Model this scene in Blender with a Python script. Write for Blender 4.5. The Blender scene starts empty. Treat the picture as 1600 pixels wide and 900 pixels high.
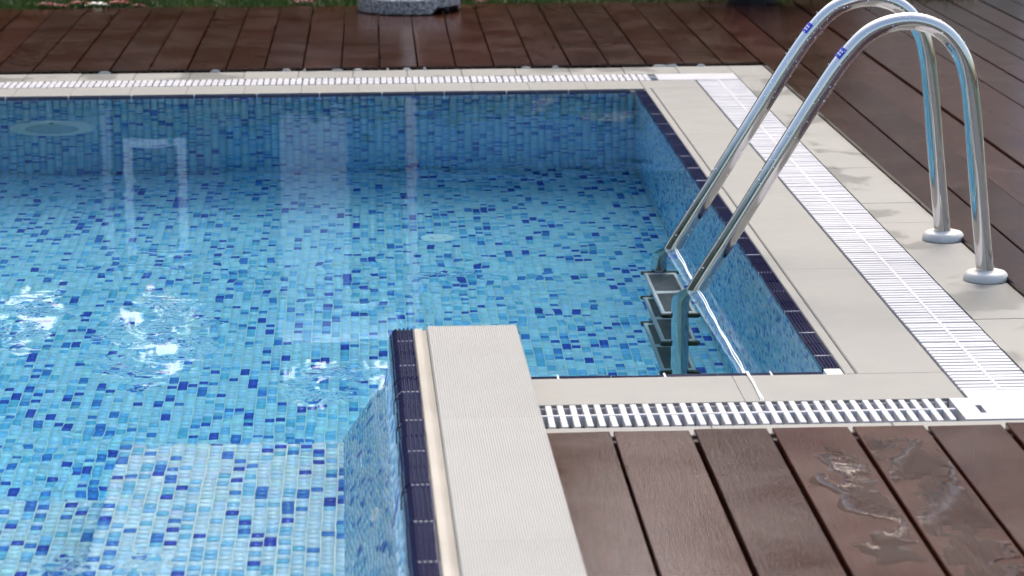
import bpy, math, random
import numpy as np
from mathutils import Matrix, Vector

random.seed(7)
RNG = np.random.default_rng(11)
SC = bpy.context.scene
COL = SC.collection

# ------------------------------------------------------------------ camera
CAM_H, FPX, PITCH, YAW, ROLL = 1.4, 4386.9, 0.2080, 0.0487, -0.0057
F = Vector((math.sin(YAW)*math.cos(PITCH), math.cos(YAW)*math.cos(PITCH), -math.sin(PITCH)))
R0 = Vector((math.cos(YAW), -math.sin(YAW), 0)); U0 = R0.cross(F)
RR = R0*math.cos(ROLL) + U0*math.sin(ROLL); UU = U0*math.cos(ROLL) - R0*math.sin(ROLL)
cam = bpy.data.cameras.new("camera"); cam_o = bpy.data.objects.new("camera", cam); COL.objects.link(cam_o)
cam.sensor_width = 36.0; cam.lens = FPX/1600*36.0
cam.clip_start = 0.05; cam.clip_end = 2000
m = Matrix((RR, UU, -F)).transposed().to_4x4(); m.translation = Vector((0, 0, CAM_H)); cam_o.matrix_world = m
cam.dof.use_dof = True; cam.dof.focus_distance = 6.9; cam.dof.aperture_fstop = 8.0
SC.camera = cam_o

# ------------------------------------------------------------------ sky, sun, exposure
SUN_EL, SUN_AZ = math.radians(56), math.radians(9)          # azimuth from +Y towards +X: high, ahead and to the right
world = bpy.data.worlds.new("World"); SC.world = world; world.use_nodes = True
wn = world.node_tree.nodes; wl = world.node_tree.links
sky = wn.new("ShaderNodeTexSky"); sky.sky_type = 'NISHITA'; sky.sun_disc = False
sky.sun_elevation = SUN_EL; sky.sun_rotation = SUN_AZ; sky.dust_density = 6.0; sky.air_density = 1.2
wn["Background"].inputs[1].default_value = 0.15
wl.new(sky.outputs[0], wn["Background"].inputs[0])
sun = bpy.data.lights.new("sun", 'SUN'); sun.energy = 0.52; sun.angle = math.radians(18); sun.color = (1.0, 0.95, 0.88)
sun_o = bpy.data.objects.new("sun", sun); COL.objects.link(sun_o)
sd = Vector((math.sin(SUN_AZ)*math.cos(SUN_EL), math.cos(SUN_AZ)*math.cos(SUN_EL), math.sin(SUN_EL)))
sun_o.rotation_euler = sd.to_track_quat('Z', 'Y').to_euler(); sun_o.location = sd*30
SC.view_settings.view_transform = 'Standard'; SC.view_settings.look = 'None'
SC.view_settings.gamma = 1.0; SC.view_settings.use_curve_mapping = False
SC.view_settings.exposure = 1.27
cy = SC.cycles
cy.use_denoising = True; cy.denoiser = 'OPENIMAGEDENOISE'; cy.denoising_input_passes = 'RGB_ALBEDO_NORMAL'
cy.caustics_refractive = True; cy.caustics_reflective = False; cy.blur_glossy = 0.3
cy.max_bounces = 8; cy.transmission_bounces = 5; cy.glossy_bounces = 3; cy.diffuse_bounces = 3; cy.transparent_max_bounces = 6
cy.sample_clamp_indirect = 8.0; cy.use_adaptive_sampling = True; cy.adaptive_threshold = 0.03; cy.adaptive_min_samples = 12

# ------------------------------------------------------------------ helpers
def tag(o, label=None, cat=None, group=None, kind=None):
    if label: o["label"] = label
    if cat: o["category"] = cat
    if group: o["group"] = group
    if kind: o["kind"] = kind
    return o

def link(name, me, parent=None, loc=None):
    o = bpy.data.objects.new(name, me); COL.objects.link(o)
    if parent is not None: o.parent = parent
    if loc is not None: o.location = loc
    return o

def empty(name, loc=(0, 0, 0)):
    o = bpy.data.objects.new(name, None); COL.objects.link(o); o.location = loc; o.empty_display_size = 0.1
    return o

class MB:
    """collects vertices and faces for one mesh"""
    def __init__(s): s.v = []; s.f = []
    def add(s, vs, fs):
        n = len(s.v); s.v += [tuple(p) for p in vs]; s.f += [tuple(i+n for i in q) for q in fs]; return s
    def box(s, x0, x1, y0, y1, z0, z1, bev=0.0):
        if bev <= 0:
            vs = [(x, y, z) for z in (z0, z1) for y in (y0, y1) for x in (x0, x1)]
            fs = [(0, 2, 3, 1), (4, 5, 7, 6), (0, 1, 5, 4), (2, 6, 7, 3), (0, 4, 6, 2), (1, 3, 7, 5)]
        else:
            b = bev
            vs = [(x0, y0, z0), (x1, y0, z0), (x1, y1, z0), (x0, y1, z0),
                  (x0, y0, z1-b), (x1, y0, z1-b), (x1, y1, z1-b), (x0, y1, z1-b),
                  (x0+b, y0+b, z1), (x1-b, y0+b, z1), (x1-b, y1-b, z1), (x0+b, y1-b, z1)]
            fs = [(3, 2, 1, 0), (8, 9, 10, 11)]
            for i in range(4):
                j = (i+1) % 4; fs += [(i, j, j+4, i+4), (i+4, j+4, j+8, i+8)]
        return s.add(vs, fs)
    def prism_y(s, prof, y0, y1):
        """closed profile of (x, z), extruded along y (profile counter-clockwise seen from -y)"""
        n = len(prof); vs = [(x, y0, z) for x, z in prof] + [(x, y1, z) for x, z in prof]
        fs = [tuple(range(n)), tuple(range(2*n-1, n-1, -1))]
        fs += [(i, i+n, (i+1) % n+n, (i+1) % n) for i in range(n)]
        return s.add(vs, fs)
    def prism_x(s, prof, x0, x1):
        n = len(prof); vs = [(x0, y, z) for y, z in prof] + [(x1, y, z) for y, z in prof]
        fs = [tuple(range(n-1, -1, -1)), tuple(range(n, 2*n))]
        fs += [(i, (i+1) % n, (i+1) % n+n, i+n) for i in range(n)]
        return s.add(vs, fs)
    def tube(s, pts, r, n=12, cap=True):
        pts = [Vector(p) for p in pts]; rs = r if isinstance(r, (list, tuple)) else [r]*len(pts)
        base = len(s.v); up = None
        for i, p in enumerate(pts):
            t = (pts[min(i+1, len(pts)-1)] - pts[max(i-1, 0)]).normalized()
            if up is None:
                up = t.orthogonal().normalized()
            up = (up - t*up.dot(t)).normalized(); w = t.cross(up)
            for k in range(n):
                a = 2*math.pi*k/n; s.v.append(tuple(p + (up*math.cos(a) + w*math.sin(a))*rs[i]))
        for i in range(len(pts)-1):
            for k in range(n):
                a = base+i*n+k; b = base+i*n+(k+1) % n; s.f.append((a, b, b+n, a+n))
        if cap:
            s.f.append(tuple(base+k for k in range(n-1, -1, -1))); e = base+(len(pts)-1)*n
            s.f.append(tuple(e+k for k in range(n)))
        return s
    def lathe(s, prof, c=(0, 0, 0), n=40, axis='z'):
        """profile of (r, h); closed at the ends by fans when r > 0"""
        base = len(s.v)
        for r, h in prof:
            for k in range(n):
                a = 2*math.pi*k/n; x, y = r*math.cos(a), r*math.sin(a)
                p = (x, y, h) if axis == 'z' else ((x, -h, y) if axis == 'y' else (-h, x, y))
                s.v.append((c[0]+p[0], c[1]+p[1], c[2]+p[2]))
        for i in range(len(prof)-1):
            for k in range(n):
                a = base+i*n+k; b = base+i*n+(k+1) % n; s.f.append((a, b, b+n, a+n))
        s.f.append(tuple(base+k for k in range(n-1, -1, -1)))
        e = base+(len(prof)-1)*n; s.f.append(tuple(e+k for k in range(n)))
        return s
    def mesh(s, name, mat, smooth=False):
        me = bpy.data.meshes.new(name); me.from_pydata(s.v, [], s.f); me.update()
        if mat: me.materials.append(mat)
        if smooth: me.shade_smooth()
        return me
    def build(s, name, mat, parent=None, smooth=False, loc=None):
        return link(name, s.mesh(name, mat, smooth), parent, loc)

def smooth_by_angle(me, deg=35):
    me.shade_smooth()
    try: me.set_sharp_from_angle(angle=math.radians(deg))
    except Exception: pass

def np_mesh(name, V, Q, mat, col=None):
    """quads only, from arrays; col is one rgb per vertex"""
    me = bpy.data.meshes.new(name); nv, nf = len(V), len(Q)
    me.vertices.add(nv); me.vertices.foreach_set("co", np.asarray(V, np.float32).ravel())
    me.loops.add(nf*4); me.loops.foreach_set("vertex_index", np.asarray(Q, np.int32).ravel())
    me.polygons.add(nf); me.polygons.foreach_set("loop_start", np.arange(0, nf*4, 4, dtype=np.int32))
    me.update(calc_edges=True)
    if col is not None:
        a = me.color_attributes.new("tile_colour", 'FLOAT_COLOR', 'POINT')
        a.data.foreach_set("color", np.concatenate([col, np.ones((nv, 1))], 1).astype(np.float32).ravel())
    me.materials.append(mat)
    return me

def catmull(P, k=6):
    P = [Vector(p) for p in P]; Q = [P[0]*2-P[1]] + P + [P[-1]*2-P[-2]]; out = []
    for i in range(1, len(Q)-2):
        for j in range(k):
            t = j/k; a, b, c, d = Q[i-1:i+3]
            out.append(0.5*((2*b) + (c-a)*t + (2*a-5*b+4*c-d)*t*t + (3*b-a-3*c+d)*t**3))
    return out + [P[-1]]

# ------------------------------------------------------------------ materials
def mat(name, base=(0.5, 0.5, 0.5), rough=0.5, metal=0.0, **kw):
    mt = bpy.data.materials.new(name); mt.use_nodes = True
    b = mt.node_tree.nodes["Principled BSDF"]
    b.inputs["Base Color"].default_value = (*base, 1); b.inputs["Roughness"].default_value = rough
    b.inputs["Metallic"].default_value = metal
    for k, v in kw.items(): b.inputs[k].default_value = v
    return mt

class NT:
    """small wrapper for building node graphs"""
    def __init__(s, mt): s.t = mt.node_tree; s.n = s.t.nodes; s.b = s.n["Principled BSDF"]; s.out = s.n["Material Output"]
    def new(s, typ, **kw):
        nd = s.n.new(typ)
        for k, v in kw.items():
            if hasattr(nd, k): setattr(nd, k, v)
            else: nd.inputs[k].default_value = v
        return nd
    def ln(s, a, b): s.t.links.new(a, b)
    def coord(s, scale=(1, 1, 1), kind="Object", loc=(0, 0, 0)):
        c = s.new("ShaderNodeTexCoord"); mp = s.new("ShaderNodeMapping")
        mp.inputs["Scale"].default_value = scale; mp.inputs["Location"].default_value = loc
        s.ln(c.outputs[kind], mp.inputs[0]); return mp.outputs[0]
    def world(s, scale=(1, 1, 1), loc=(0, 0, 0)):
        c = s.new("ShaderNodeNewGeometry"); mp = s.new("ShaderNodeMapping")
        mp.inputs["Scale"].default_value = scale; mp.inputs["Location"].default_value = loc
        s.ln(c.outputs["Position"], mp.inputs[0]); return mp.outputs[0]
    def noise(s, vec, scale, detail=4, rough=0.55, dist=0.0):
        nd = s.new("ShaderNodeTexNoise"); nd.inputs["Scale"].default_value = scale
        nd.inputs["Detail"].default_value = detail; nd.inputs["Roughness"].default_value = rough
        nd.inputs["Distortion"].default_value = dist; s.ln(vec, nd.inputs["Vector"]); return nd.outputs["Fac"]
    def ramp(s, fac, stops):
        nd = s.new("ShaderNodeValToRGB"); e = nd.color_ramp.elements
        while len(e) > 1: e.remove(e[-1])
        for i, (p, c) in enumerate(stops):
            el = e[0] if i == 0 else e.new(p); el.position = p
            el.color = (*c, 1) if isinstance(c, (tuple, list)) else (c, c, c, 1)
        s.ln(fac, nd.inputs[0]); return nd.outputs[0]
    def mix(s, fac, a, b, mode='MIX'):
        nd = s.new("ShaderNodeMix"); nd.data_type = 'RGBA'; nd.blend_type = mode
        for sock, val in ((nd.inputs[0], fac), (nd.inputs[6], a), (nd.inputs[7], b)):
            if hasattr(val, "links"): s.ln(val, sock)
            elif isinstance(val, (tuple, list)): sock.default_value = (*val, 1)
            else: sock.default_value = val
        return nd.outputs[2]
    def math(s, op, a, b=0.0):
        nd = s.new("ShaderNodeMath"); nd.operation = op
        for sock, val in ((nd.inputs[0], a), (nd.inputs[1], b)):
            if hasattr(val, "links"): s.ln(val, sock)
            else: sock.default_value = val
        return nd.outputs[0]
    def bump(s, h, strength=0.3, dist=0.01):
        nd = s.new("ShaderNodeBump"); nd.inputs["Strength"].default_value = strength; nd.inputs["Distance"].default_value = dist
        s.ln(h, nd.inputs["Height"]); s.ln(nd.outputs[0], s.b.inputs["Normal"]); return nd

def wood_material():
    mt = mat("dark_deck_wood"); t = NT(mt); t.b.inputs["Specular IOR Level"].default_value = 0.68
    info = t.new("ShaderNodeObjectInfo")
    off = t.new("ShaderNodeVectorMath"); off.operation = 'MULTIPLY_ADD'
    c = t.new("ShaderNodeNewGeometry"); t.ln(c.outputs["Position"], off.inputs[0]); off.inputs[1].default_value = (1, 1, 1)
    sep = t.new("ShaderNodeCombineXYZ"); t.ln(t.math('MULTIPLY', info.outputs["Random"], 37.0), sep.inputs[1]); t.ln(sep.outputs[0], off.inputs[2])
    mp = t.new("ShaderNodeMapping"); mp.inputs["Scale"].default_value = (1, 0.05, 1); t.ln(off.outputs[0], mp.inputs[0])
    grain = t.noise(mp.outputs[0], 140, 5, 0.6); fine = t.noise(mp.outputs[0], 420, 3, 0.6)
    blot = t.noise(off.outputs[0], 5.5, 4, 0.6)
    col = t.ramp(grain, [(0.3, (0.024, 0.0060, 0.0034)), (0.7, (0.048, 0.0128, 0.0070))])
    col = t.mix(t.ramp(blot, [(0.35, 0.0), (0.75, 0.6)]), col, (0.052, 0.0165, 0.0095))
    var = t.math('MULTIPLY_ADD', info.outputs["Random"], 0.45); var.node.inputs[2].default_value = 0.78
    hsv = t.new("ShaderNodeHueSaturation"); t.ln(var, hsv.inputs["Value"]); t.ln(col, hsv.inputs["Color"])
    t.ln(hsv.outputs[0], t.b.inputs["Base Color"])
    wet = t.noise(off.outputs[0], 3.2, 5, 0.65, 0.4)
    t.ln(t.ramp(wet, [(0.34, 0.15), (0.72, 0.26)]), t.b.inputs["Roughness"])
    h = t.math('ADD', t.math('MULTIPLY', grain, 0.6), t.math('MULTIPLY', fine, 0.5))
    t.bump(h, 0.42, 0.0012)
    return mt

def stone_material(name, base, stain=0.0, rough=0.62):
    mt = mat(name, base, rough); t = NT(mt)
    p = t.world(); n1 = t.noise(p, 7, 6, 0.6); n2 = t.noise(p, 160, 3, 0.6)
    info = t.new("ShaderNodeObjectInfo")
    d = [x*0.86 for x in base]; l = [min(1, x*1.07) for x in base]
    col = t.ramp(n1, [(0.3, tuple(d)), (0.7, tuple(l))])
    col = t.mix(0.25, col, t.ramp(n2, [(0.35, tuple(x*0.8 for x in base)), (0.65, tuple(l))]))
    n3 = t.noise(t.world(), 2.1, 4, 0.65)
    col = t.mix(0.5, col, t.ramp(n3, [(0.3, tuple(x*0.90 for x in base)), (0.7, tuple(min(1, x*1.10) for x in base))]))
    v = t.math('MULTIPLY_ADD', info.outputs["Random"], 0.07); v.node.inputs[2].default_value = 0.96
    hsv = t.new("ShaderNodeHueSaturation"); t.ln(v, hsv.inputs["Value"]); t.ln(col, hsv.inputs["Color"]); col = hsv.outputs[0]
    r = t.ramp(n1, [(0.3, rough-0.08), (0.7, rough+0.08)])
    if stain > 0:
        s1 = t.noise(t.world((1, 0.8, 1)), 3.6, 5, 0.6, 0.15)
        wetm = t.ramp(s1, [(0.505, 0.0), (0.555, 1.0)])
        col = t.mix(t.math('MULTIPLY', wetm, stain), col, tuple(x*0.70 for x in base))
        r = t.mix(wetm, r, (0.38, 0.38, 0.38))
    t.ln(col, t.b.inputs["Base Color"]); t.ln(r, t.b.inputs["Roughness"])
    t.bump(n2, 0.12, 0.002)
    return mt

def plastic_material():
    mt = mat("white_plastic", (0.80, 0.81, 0.85), 0.38); t = NT(mt)
    n = t.noise(t.world(), 9, 5, 0.6)
    t.ln(t.ramp(n, [(0.3, (0.42, 0.42, 0.44)), (0.65, (0.50, 0.50, 0.52))]), t.b.inputs["Base Color"])
    return mt

def mosaic_material():
    mt = mat("mosaic_glass_tile", (0.3, 0.5, 0.7), 0.22); t = NT(mt)
    a = t.new("ShaderNodeAttribute"); a.attribute_name = "tile_colour"
    n = t.noise(t.world(), 60, 3, 0.6)
    t.ln(t.mix(0.18, a.outputs["Color"], t.ramp(n, [(0.3, 0.75), (0.7, 1.15)]), 'MULTIPLY'), t.b.inputs["Base Color"])
    return mt

def water_material():
    mt = mat("pool_water", (1, 1, 1), 0.0); t = NT(mt)
    t.b.inputs["IOR"].default_value = 1.333; t.b.inputs["Transmission Weight"].default_value = 1.0
    va = t.new("ShaderNodeVolumeAbsorption"); va.inputs["Color"].default_value = (0.03, 0.795, 0.97, 1); va.inputs["Density"].default_value = 0.25
    t.ln(va.outputs[0], t.out.inputs["Volume"])
    return mt

def leaf_material(name, a, b, thin=True):
    mt = mat(name, a, 0.55); t = NT(mt)
    col = t.ramp(t.noise(t.world(), 3.0, 4, 0.6), [(0.3, a), (0.7, b)])
    t.ln(col, t.b.inputs["Base Color"])
    if thin:
        tr = t.new("ShaderNodeBsdfTranslucent"); mx = t.new("ShaderNodeMixShader"); mx.inputs[0].default_value = 0.4
        t.ln(t.mix(1.0, col, (1.6, 1.8, 1.0), 'MULTIPLY'), tr.inputs[0]); t.ln(t.b.outputs[0], mx.inputs[1]); t.ln(tr.outputs[0], mx.inputs[2]); t.ln(mx.outputs[0], t.out.inputs[0])
    return mt

def granite_material():
    mt = mat("speckled_granite", (0.3, 0.3, 0.3), 0.6); t = NT(mt)
    n = t.noise(t.world(), 95, 3, 0.7)
    t.ln(t.ramp(n, [(0.36, (0.06, 0.06, 0.062)), (0.48, (0.24, 0.24, 0.24)), (0.56, (0.40, 0.40, 0.39)), (0.66, (0.68, 0.68, 0.66))]), t.b.inputs["Base Color"])
    t.bump(n, 0.4, 0.004)
    return mt

def metal_material():
    mt = mat("polished_steel", (0.56, 0.55, 0.53), 0.07, 1.0); t = NT(mt)
    n = t.noise(t.world(), 35, 4, 0.65)
    t.ln(t.ramp(n, [(0.35, 0.05), (0.75, 0.16)]), t.b.inputs["Roughness"])
    t.bump(t.noise(t.world(), 210, 2, 0.5), 0.02, 0.002)
    return mt

RIPPLE_SPOTS = [(-0.80, 6.42, 0.13, 0.40), (-0.50, 6.20, 0.17, 0.60), (-0.10, 5.74, 0.18, 0.20), (0.25, 6.85, 0.22, 0.06), (-0.46, 4.50, 0.14, 0.14)]
M_WOOD = wood_material()
M_COPING = stone_material("pale_coping_stone", (0.178, 0.1805, 0.171), 0.0)
M_OUTER = stone_material("damp_coping_stone", (0.192, 0.193, 0.181), 0.9)
M_CAP = stone_material("ribbed_cap_stone", (0.274, 0.279, 0.270), 0.0, 0.68)
M_LIP = stone_material("cream_lip_stone", (0.29, 0.272, 0.235), 0.0, 0.4)
M_GROUT = stone_material("pale_grout", (0.62, 0.68, 0.64), 0.0, 0.8)
M_PLASTIC = plastic_material()
M_MOSAIC = mosaic_material()
M_RIM = mat("navy_glazed_tile", (0.012, 0.0115, 0.046), 0.14)
M_GRES = mat("dried_grout", (0.42, 0.41, 0.38), 0.9)
M_JOINT = mat("pale_joint", (0.42, 0.43, 0.46), 0.6)
M_GUTTER = mat("grey_gutter", (0.50, 0.48, 0.45), 0.6)
M_STEEL = metal_material()
M_REFLWALL = stone_material("blue_reflector_render", (0.20, 0.36, 0.54), 0.0, 0.8)  # blue picked so its reflection lifts the far end of the pool
M_RUBBER = mat("dark_grip_rubber", (0.06, 0.075, 0.09), 0.7)
M_TREAD = mat("brushed_tread_steel", (0.36, 0.42, 0.47), 0.35, 0.4)
M_BLACK = mat("black_plastic", (0.012, 0.012, 0.014), 0.45)
M_CORD = mat("white_cord", (0.85, 0.87, 0.9), 0.5)
M_BLUE = mat("blue_sticker_film", (0.03, 0.045, 0.45), 0.35)
M_WHITE = mat("white_paint", (0.86, 0.86, 0.86), 0.4)
M_SOIL = stone_material("dark_underdeck", (0.02, 0.018, 0.016), 0.0, 0.9)
M_GRASS = leaf_material("grass_blade", (0.012, 0.030, 0.007), (0.03, 0.055, 0.013))
M_LEAF = leaf_material("dark_leaf", (0.018, 0.045, 0.012), (0.05, 0.095, 0.028))
M_BARK = stone_material("tree_bark", (0.09, 0.065, 0.045), 0.0, 0.9)
M_GRANITE = granite_material()
M_WATER = water_material()
M_RENDER = stone_material("beige_render", (0.60, 0.52, 0.41), 0.0, 0.85)
M_PILLAR = stone_material("pale_pillar_render", (0.50, 0.51, 0.52), 0.0, 0.8)
M_SHED = stone_material("grey_shed_boards", (0.14, 0.15, 0.15), 0.0, 0.8)
M_GLASS = mat("dark_window_glass", (0.02, 0.025, 0.03), 0.05)
M_ROOF = stone_material("clay_roof", (0.25, 0.10, 0.06), 0.0, 0.85)

# ------------------------------------------------------------------ layout (metres; z = 0 is the coping)
XR, YF, YN = 0.940, 10.070, 5.740          # pool: right waterline, far wall, near edge of the right-hand bay
XL, YS = -2.20, 3.40                       # pool: left wall and the end behind the camera's foot
ZW, ZF = -0.012, -1.500                    # water level, floor
PIT = 0.0269                               # mosaic pitch
DK = 0.012                                 # deck top
def slant(y): return (5.76 - y)*0.0105     # the divider stands a little askew

# ================================================================== THE SETTING
def sheet(name, rects, z, mt):
    b = MB()
    for x0, x1, y0, y1 in rects: b.add([(x0, y0, z), (x1, y0, z), (x1, y1, z), (x0, y1, z)], [(0, 1, 2, 3)])
    return tag(b.build(name, mt), kind="structure")
E_ = 900
sheet("lawn", [(-E_, E_, 12.90, E_), (-E_, E_, -E_, -6), (-E_, -6, -6, 12.90), (6, E_, -6, 12.90)], -0.03,
      leaf_material("lawn_green", (0.014, 0.03, 0.008), (0.03, 0.055, 0.016), False))
sheet("underdeck_ground", [(-6, 6, 10.66, 12.90), (-6, -2.62, -6, 10.66), (1.50, 6, -6, 10.66), (0.27, 1.50, -6, 5.25), (-2.62, 0.27, -6, 3.1)], -0.07, M_SOIL)

# ------------------------------------------------------------------ pool basin with its mosaic
PAL = np.array([(0.565, 0.765, 0.905), (0.48, 0.725, 0.905), (0.255, 0.56, 0.86), (0.185, 0.51, 0.75), (0.075, 0.23, 0.64), (0.05, 0.085, 0.50)])
PRB = np.array([0.42, 0.27, 0.11, 0.07, 0.07, 0.06])
def tile_colours(n, dark=1.0):
    pr = PRB.copy()
    if dark != 1.0: pr = np.array([0.30, 0.34, 0.20, 0.05, 0.075, 0.035])              # the walls carry more mid blue
    if dark == 0.8: pr = np.array([0.16, 0.54, 0.19, 0.01, 0.08, 0.02])
    pr[4:] *= dark; pr /= pr.sum()
    k = RNG.choice(len(PAL), n, p=pr); same = RNG.random(n) < 0.22; same[0] = False
    k[same] = k[np.where(same)[0]-1]                                # short runs of one colour down a column
    c = PAL[k]
    return np.clip(c*(1+RNG.normal(0, 0.05, (n, 1)))*(1+RNG.normal(0, 0.03, (n, 3))), 0.01, 0.95)

def tile_spots(lu, lv, pu=PIT, pv=PIT, gu=0.0026, gv=0.0003):
    """columns of tiles along v, each column shifted by its own amount"""
    out = []
    nu = int(math.ceil(lu/pu-1e-6))
    for i in range(nu):
        ju = RNG.normal(0, 0.00035); u0, u1 = max(0, i*pu+gu/2+ju), min((i+1)*pu-gu/2+ju, lu)
        if u1-u0 < 0.004: continue
        v = -RNG.random()*pv
        while v < lv-0.002:
            a, b = max(v+gv/2, 0.0), min(v+pv-gv/2, lv)
            if b-a > 0.004: out.append((u0, u1, a, b))
            v += pv
    return np.array(out)

def tile_mesh(name, o, u, v, S, thick=0.004, dark=1.0, cols=None):
    """S rows: u0 u1 v0 v1; tiles stand proud of the plane (o, u, v) by thick"""
    o, u, v = (np.array(a, float) for a in (o, u, v)); n = np.cross(u, v); N = len(S); b = 0.0005; bv = 0.0002
    def corner(uu, vv, h): return o + uu[:, None]*u + vv[:, None]*v + h[:, None]*n
    h = thick + RNG.normal(0, 0.00025, N); tl = RNG.normal(0, 0.0002, (N, 4)); z = np.zeros(N)
    u0, u1, v0, v1 = S.T
    low = [corner(a, c, z) for a, c in ((u0, v0), (u1, v0), (u1, v1), (u0, v1))]
    top = [corner(a, c, h+tl[:, k]) for k, (a, c) in enumerate(((u0+b, v0+bv), (u1-b, v0+bv), (u1-b, v1-bv), (u0+b, v1-bv)))]
    V = np.stack(low+top, 1).reshape(-1, 3)
    q = np.array([(4, 5, 6, 7), (0, 1, 5, 4), (1, 2, 6, 5), (2, 3, 7, 6), (3, 0, 4, 7)])
    Q = (np.arange(N)[:, None, None]*8 + q[None]).reshape(-1, 4)
    c = tile_colours(N, dark) if cols is None else cols
    return np_mesh(name, V, Q, M_MOSAIC, np.repeat(c, 8, 0))

basin = tag(empty("pool_basin", (0, 0, 0)), kind="structure")
def stuff_tiles(parent, *a, **k): return tag(link("mosaic_tile", tile_mesh("mosaic_tile", *a, **k), parent), kind="stuff")

TH = 0.004
floor_o = MB().box(XL-0.1, XR+0.1, YS-0.1, YF+0.1, ZF-0.08, ZF-TH).build("pool_floor", M_GROUT, basin)
VIS_XL = -1.75                                                  # the mosaic reaches past the frame's left edge
stuff_tiles(floor_o, (VIS_XL, YS, ZF-TH), (1, 0, 0), (0, 1, 0), tile_spots(XR-VIS_XL, YF-YS))
w = MB().box(XL-0.1, XR+0.1, YF+TH, YF+0.12, ZF-0.04, -0.016).build("far_wall", M_GROUT, basin)
stuff_tiles(w, (VIS_XL, YF+TH, ZF), (1, 0, 0), (0, 0, 1), tile_spots(XR-VIS_XL, -ZF-0.0155), dark=1.1)
w = MB().box(XR+TH, XR+0.12, YN-0.1, YF+0.1, ZF-0.04, -0.016).build("right_wall", M_GROUT, basin)
stuff_tiles(w, (XR+TH, YF, ZF), (0, -1, 0), (0, 0, 1), tile_spots(YF-YN, -ZF-0.0155), dark=1.01, thick=0.0014)
MB().box(0.02, XR+0.1, YN-0.12, YN-0.002, ZF-0.04, -0.03).build("bay_wall", M_GROUT, basin)
MB().box(XL-0.12, XL, YS-0.1, YF+0.1, ZF-0.04, -0.03).build("left_wall", M_GROUT, basin)
MB().box(XL-0.1, 0.1, YS-0.12, YS, ZF-0.04, -0.03).build("end_wall", M_GROUT, basin)

def step(name, x0, x1, z, y1, near_first=0):
    o = MB().box(x0+TH, x1, YS, y1-TH, ZF-0.02, z-TH).build(name, M_GROUT, basin)
    S = tile_spots(x1-x0, y1-YS)
    if near_first:
        # the tiles nearest the camera are single pieces; the rest of the tread stays one mesh
        ymin = 4.84
        vis = np.where((S[:, 2]+YS > ymin))[0]
        order = vis[np.argsort(S[vis, 2])][:near_first]
        keep = np.ones(len(S), bool); keep[order] = False
        protos = {}
        for idx in order:
            u0, u1, v0, v1 = S[idx]; full = abs((v1-v0)-(PIT-0.0003)) < 1e-6 and abs((u1-u0)-(PIT-0.0026)) < 1e-6
            k = int(RNG.choice(len(PAL), p=PRB/PRB.sum()))
            key = (k, round(u1-u0, 4), round(v1-v0, 4), int(RNG.integers(2)))
            if key not in protos:
                hu, hv = (u1-u0)/2, (v1-v0)/2
                protos[key] = tile_mesh("mosaic_tile", (0, 0, 0), (1, 0, 0), (0, 1, 0), np.array([(-hu, hu, -hv, hv)]),
                                        cols=np.clip(PAL[k:k+1]*(1+RNG.normal(0, 0.05)), 0, 1))
            link("mosaic_tile", protos[key], o, (x0+(u0+u1)/2, YS+(v0+v1)/2, z-TH))
        S = S[keep]
    stuff_tiles(o, (x0, YS, z-TH), (1, 0, 0), (0, 1, 0), S)
    stuff_tiles(o, (x0+TH, y1, ZF), (0, -1, 0), (0, 0, 1), tile_spots(y1-YS, z-ZF))      # side to the left
    stuff_tiles(o, (x1, y1-TH, ZF), (-1, 0, 0), (0, 0, 1), tile_spots(x1-x0, z-ZF))      # riser to the pool
    return o
step("upper_step", -0.545, 0.0, -0.45, 5.73, 300)
step("lower_step", -1.20, -0.545, -0.80, 5.715)

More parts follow.
